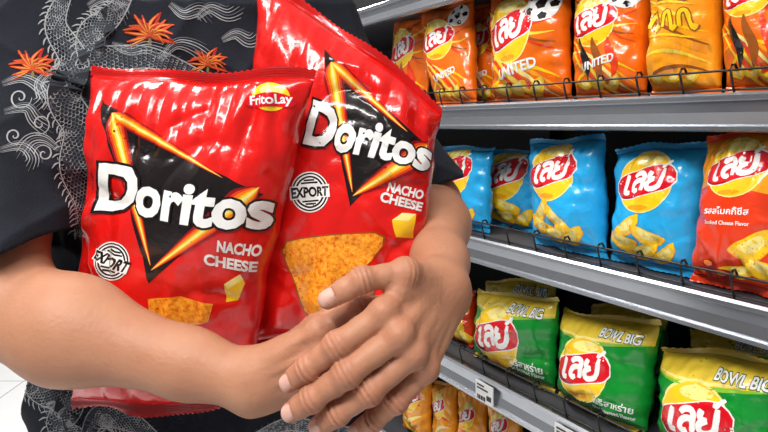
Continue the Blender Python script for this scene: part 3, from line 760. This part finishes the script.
class Emb:
    def __init__(s): s.V = []; s.F = []; s.mi = []
    def stroke(s, pts, w, mi, lift=.0006, taper=True):
        pts = np.array(pts, float); n = len(pts); last = None
        for k in range(n):
            h = onshirt(*pts[k])
            if h is None: last = None; continue
            tg = pts[min(n-1, k+1)]-pts[max(0, k-1)]; h2 = onshirt(*(pts[k]+tg/(np.linalg.norm(tg)+1e-6)*.7))
            if h2 is None: last = None; continue
            d = h2[0]-h[0]
            if d.length > .02 or d.length < 1e-7: last = None; continue
            sd = h[1].cross(d.normalized())*(w*.5/F*h[0].y)*(math.sin(PI*(.12+.76*k/max(1, n-1))) if taper else 1)
            i = len(s.V); s.V += [h[0]+sd+h[1]*lift, h[0]+h[1]*(lift+.0002), h[0]-sd+h[1]*lift]
            if last is not None and (s.V[last+1]-s.V[i+1]).length < .02:
                s.F += [(last, last+1, i+1, i), (last+1, last+2, i+2, i+1)]; s.mi += [mi, mi]
            last = i
    def done(s, name, mats, parent, label):
        me = bpy.data.meshes.new(name); me.from_pydata([tuple(np.array(v)-PO) for v in s.V], [], s.F)
        for m in mats: me.materials.append(m)
        me.polygons.foreach_set('material_index', s.mi)
        o = link(bpy.data.objects.new(name, me), parent); o['label'] = label
def spiral(cx, cy, r, turns, a0, n=30, dr=1):
    return [(cx+r*(1-k/n)**.9*math.cos(a0+dr*turns*2*PI*k/n), cy+r*(1-k/n)**.9*math.sin(a0+dr*turns*2*PI*k/n)) for k in range(n)]
M_silk = [M('silver_thread', (.36, .37, .38), .8, var=.3, vscale=120, spec=.2), M('blue_grey_thread', (.12, .135, .16), .8, spec=.2), M('charcoal_thread', (.032, .036, .045), .8, spec=.2)]
E = Emb(); rr = random.Random(5)
def dragon(path, w, n=64):
    pth = spl(path, n)
    E.stroke(pth, w, 2, .0004, True)
    for k in range(2, n-2):
        T = pth[k+1]-pth[k-1]; T /= np.linalg.norm(T); Nn = np.array([-T[1], T[0]]); ww = w*math.sin(PI*(.12+.76*k/(n-1)))*.5
        for j in (-.84, -.56, -.28, 0, .28, .56, .84):
            c = pth[k]+Nn*ww*(j+(.14 if k % 2 else 0))
            E.stroke([c+Nn*ww*.16*math.cos(q)+T*2.8*math.sin(q) for q in np.linspace(0, PI, 7)], .70, 0 if rr.random() < .25+.45*abs(j) else 1, .0009, False)
        if k % 2 == 0:
            E.stroke(spl([pth[k]+Nn*ww, pth[k]+Nn*(ww+4)+T*2, pth[k]+Nn*(ww+7)+T*6], 6), 1.5, 0, .0009); E.stroke([pth[k]-Nn*ww, pth[k]-Nn*(ww+3)+T*3], 1.1, 1, .0009)
    for sg in (-1, 1): E.stroke([pth[k]+sg*np.array([-(pth[min(k+1,n-1)]-pth[max(k-1,0)])[1], (pth[min(k+1,n-1)]-pth[max(k-1,0)])[0]])/np.linalg.norm(pth[min(k+1,n-1)]-pth[max(k-1,0)])*w*.5*math.sin(PI*(.12+.76*k/(n-1))) for k in range(n)], 1.2, 0, .001, False)
def flow(path, gap, cnt, w, mi=0):   # parallel flowing lines that fan out
    pth = spl(path, 26); T = np.gradient(pth, axis=0); T /= np.linalg.norm(T, axis=1, keepdims=True); Nn = np.stack([-T[:, 1], T[:, 0]], 1)
    for k in range(cnt):
        fan = np.linspace(.35, 1.3, 26)[:, None]; e = 26-2*abs(k-cnt//2)
        E.stroke((pth+Nn*(k-cnt/2+.5)*gap*fan)[:e], w, mi if k % 3 else 1)
dragon([(66,-6),(56,26),(74,62),(64,98),(80,130),(74,168),(86,205),(82,240)], 34, 84)
dragon([(130,-10),(112,16),(92,34),(98,58),(150,58),(204,78)], 28)
dragon([(18,366),(40,390),(70,402),(60,426),(92,440)], 28); dragon([(84,442),(100,416),(128,420),(160,440)], 22, 40); dragon([(250,438),(290,424),(330,432),(370,430)], 14, 40)
for (cx, cy, r, tu, a0, dr) in ((20,98,12,1.5,0,1),(40,124,11,1.5,2,-1),(14,136,9,1.4,1,1),(44,154,10,1.5,3,1),(95,12,8,1.4,1,-1),(30,386,9,1.4,0,1),(105,420,8,1.4,1,-1)):
    E.stroke(spiral(cx, cy, r, tu, a0, dr=dr), 1.6, 0)
for path in ([(2,84),(24,78),(44,90),(56,110)], [(4,112),(26,108),(36,120),(54,132)], [(0,150),(22,146),(34,158),(30,172)], [(58,150),(44,140),(30,142),(18,160)], [(50,72),(40,84),(44,100),(34,112)],
             [(88,6),(104,-2),(120,8),(128,24)], [(196,18),(210,8),(228,14),(244,6)], [(112,44),(130,50),(148,46),(176,54)], [(160,60),(176,44),(196,48),(216,64)], [(170,4),(184,14),(200,10),(214,22)], [(222,40),(236,34),(250,40),(262,32)]):
    flow(path, 3.0, 6, 1.1)
E.done('embroidery', M_silk, so, 'silver grey scaly embroidery with curling whiskers')
M_fl = [M('petal_red_orange', (.60, .075, .022), .75, var=.25, vscale=150, spec=.2), M('petal_yellow', (.76, .28, .06), .75, spec=.2), M('petal_dark_red', (.36, .025, .018), .75, spec=.2), M('leaf_thread', (.20, .17, .06), .7, spec=.2)]
for (cx, cy, r) in ((33,66,18),(150,32,20),(208,62,15)):
    E = Emb()
    for k in range(27):
        q = -PI*1.10+k*PI*1.20/26+.08*math.sin(k*5); L = r*((1.35, .8, 1.15, .65, 1.25)[k % 5]); m = np.array([cx, cy+r*.2]); d = np.array([math.cos(q), math.sin(q)*.95]); n_ = np.array([-d[1], d[0]])
        pp = spl([m, m+d*L*.5+n_*2.5*(1 if k % 2 else -1), m+d*L+n_*4.5*(1 if k > 13 else -1)], 12); w_ = r*.17
        E.stroke(pp, w_, 0 if k % 3 else 2, .0006+.0003*(k % 3))
        if k % 2 == 0: E.stroke(pp[2:10], w_*.4, 1, .0015)
    for q in (.5, 1.6, 2.6): E.stroke(spl([(cx, cy+r*.25), (cx+r*.5*math.cos(q), cy+r*.25+r*.3*math.sin(q)), (cx+r*.9*math.cos(q), cy+r*.25+r*.45*math.sin(q))], 8), r*.18, 2 if q != 1.6 else 3, .0006)
    E.done('flower_embroidery', M_fl, so, 'red orange flower on dark shirt')

# trousers, shoes, hair, eyes
def trousers(X):
    d = None
    for s in (-1, 1):
        h = np.array([tc0[0]+s*.085*ct, tc0[1]+s*.085*st_+.01, .90]); k = h+[s*.015, -.01, -.43]; an = k+[0, .03, -.39]
        e = smin(rcone(X, h, k, .088, .070), rcone(X, k, an, .070, .056), .03); d = e if d is None else smin(d, e, .02)
    d = smin(d, ellip(X, (tc0[0], tc0[1]+.01, .93), (.165, .11, .12)), .05)
    return np.maximum(d+.3*folds(X), .075-X[:, 2])
V_, Q_ = mesh_sdf(trousers, (-.55, .58, .04), (.06, .98, 1.10), .008, newton=1)
npmesh('trousers', V_-PO, Q_, M('dark_denim', (.02, .025, .045), .8, bump=.2, bscale=400), person)
for s in (-1, 1):
    cx, cy = tc0[0]+s*(.085*ct+.015), tc0[1]+s*.085*st_+.03
    def shoe(X): return np.maximum(smin(rcone(X, np.array([cx, cy+.04, .05]), np.array([cx+s*.02, cy-.15, .035]), .048, .042), rcone(X, np.array([cx, cy+.03, .05]), np.array([cx, cy+.03, .11]), .045, .042), .03), -X[:, 2])
    V_, Q_ = mesh_sdf(shoe, (cx-.1, cy-.24, -.01), (cx+.1, cy+.14, .18), .006, newton=1)
    npmesh('shoe', V_-PO, Q_, M('shoe_grey', (.08, .08, .09), .6), person)
def hair(X):
    d = ellip(X, HC+[0, .022, .045], (.088, .104, .100)); cut = (X[:, 1]-(HC[1]-.062))*-.8+((HC[2]+.045)-X[:, 2])*.6
    d = np.maximum(d, cut); return np.maximum(d, HC[2]-.05-X[:, 2])+.002*np.sin(X[:, 0]*300)*np.sin(X[:, 2]*120)
V_, Q_ = mesh_sdf(hair, HC-[.12, .14, .1], HC+[.12, .16, .18], .006, newton=1)
npmesh('hair', V_-PO, Q_, M('black_hair', (.012, .010, .009), .45, bump=.4, bscale=200), person)
for s in (-1, 1):
    bm = bmesh.new(); bmesh.ops.create_uvsphere(bm, u_segments=16, v_segments=10, radius=.012, matrix=Matrix.Translation(Vector(HC+[s*.031, -.078, .012])))
    meshobj('eye', bm, M('eye_brown', (.05, .025, .015), .15), person, PO, True)

# ------------------------------------------------------------------ room
def floor_mat():
    m = M('floor_tile', (.74, .75, .76), .22, var=.04)
    nt = m.node_tree; b = nt.nodes['Principled BSDF']; src = b.inputs['Base Color'].links[0].from_socket
    tc = nt.nodes.new('ShaderNodeTexCoord'); br = nt.nodes.new('ShaderNodeTexBrick'); br.offset = 0; br.inputs['Scale'].default_value = 1; br.inputs['Mortar Size'].default_value = .004
    br.inputs['Brick Width'].default_value = .6; br.inputs['Row Height'].default_value = .6; br.inputs['Mortar'].default_value = (.4, .4, .4, 1)
    nt.links.new(tc.outputs['Object'], br.inputs['Vector']); nt.links.new(src, br.inputs['Color1']); nt.links.new(src, br.inputs['Color2']); nt.links.new(br.outputs['Color'], b.inputs['Base Color'])
    return m
bm = bmesh.new(); box(bm, -5, 4, -3, 7, -.05, 0); struct('floor', bm, floor_mat())
bm = bmesh.new(); box(bm, -5, 4, 7, 7.1, 0, 3); struct('wall_back', bm, M('wall_paint', (.75, .75, .74), .7))
bm = bmesh.new(); box(bm, -5, 4, -3, 7.1, 3, 3.05); struct('ceiling', bm, M('ceiling_white', (.8, .8, .8), .8))
M_house = M('lamp_housing', (.8, .8, .8), .4); M_em = M('lamp_diffuser', (1, .98, .95), .4, emit=6)
for (x, y, w) in ((-.9, -.6, 'behind the camera'), (-.9, 1.6, 'over the aisle beside the person'), (-.9, 3.8, 'at the far end of the aisle')):
    c = thing('ceiling_light', 'long white ceiling light '+w, 'ceiling light', (x, y, 2.92), 'ceiling lights')
    bm = bmesh.new(); box(bm, -.18, .18, -.65, .65, 0, .08); meshobj('housing', bm, M_house, c)
    bm = bmesh.new(); box(bm, -.15, .15, -.6, .6, -.012, 0); meshobj('diffuser', bm, M_em, c)
def area(loc, tgt, sx, sy, e, col=(1, .97, .93)):
    l = bpy.data.lights.new('area', 'AREA'); l.shape = 'RECTANGLE'; l.size = sx; l.size_y = sy; l.energy = e; l.color = col
    o = bpy.data.objects.new('area', l); COL.objects.link(o); o.location = loc
    o.rotation_euler = (Vector(tgt)-Vector(loc)).to_track_quat('-Z', 'Y').to_euler()
area((-.9, -.6, 2.88), (-.9, -.6, 0), .3, 1.2, 46)
area((-.9, 1.6, 2.88), (-.9, 1.6, 0), .3, 1.2, 42)
area((-.9, 3.8, 2.88), (-.9, 3.8, 0), .3, 1.2, 70)
area((-.1, -.7, 2.85), (.1, .9, 1.1), 1.2, .2, 31)  # added fill from the front, no fixture of its own
w = bpy.data.worlds.new('World'); scene.world = w; w.use_nodes = True
w.node_tree.nodes['Background'].inputs[0].default_value = (.97, .97, 1, 1); w.node_tree.nodes['Background'].inputs[1].default_value = .17

cam = bpy.data.cameras.new('Camera'); cam.sensor_width = 36; cam.lens = F/768*36; cam.shift_y = -(216-HY)/768; cam.clip_start = .02
co = bpy.data.objects.new('Camera', cam); COL.objects.link(co); co.location = (0, 0, CZ); co.rotation_euler = (PI/2, 0, 0)
scene.camera = co
scene.view_settings.view_transform = 'Standard'
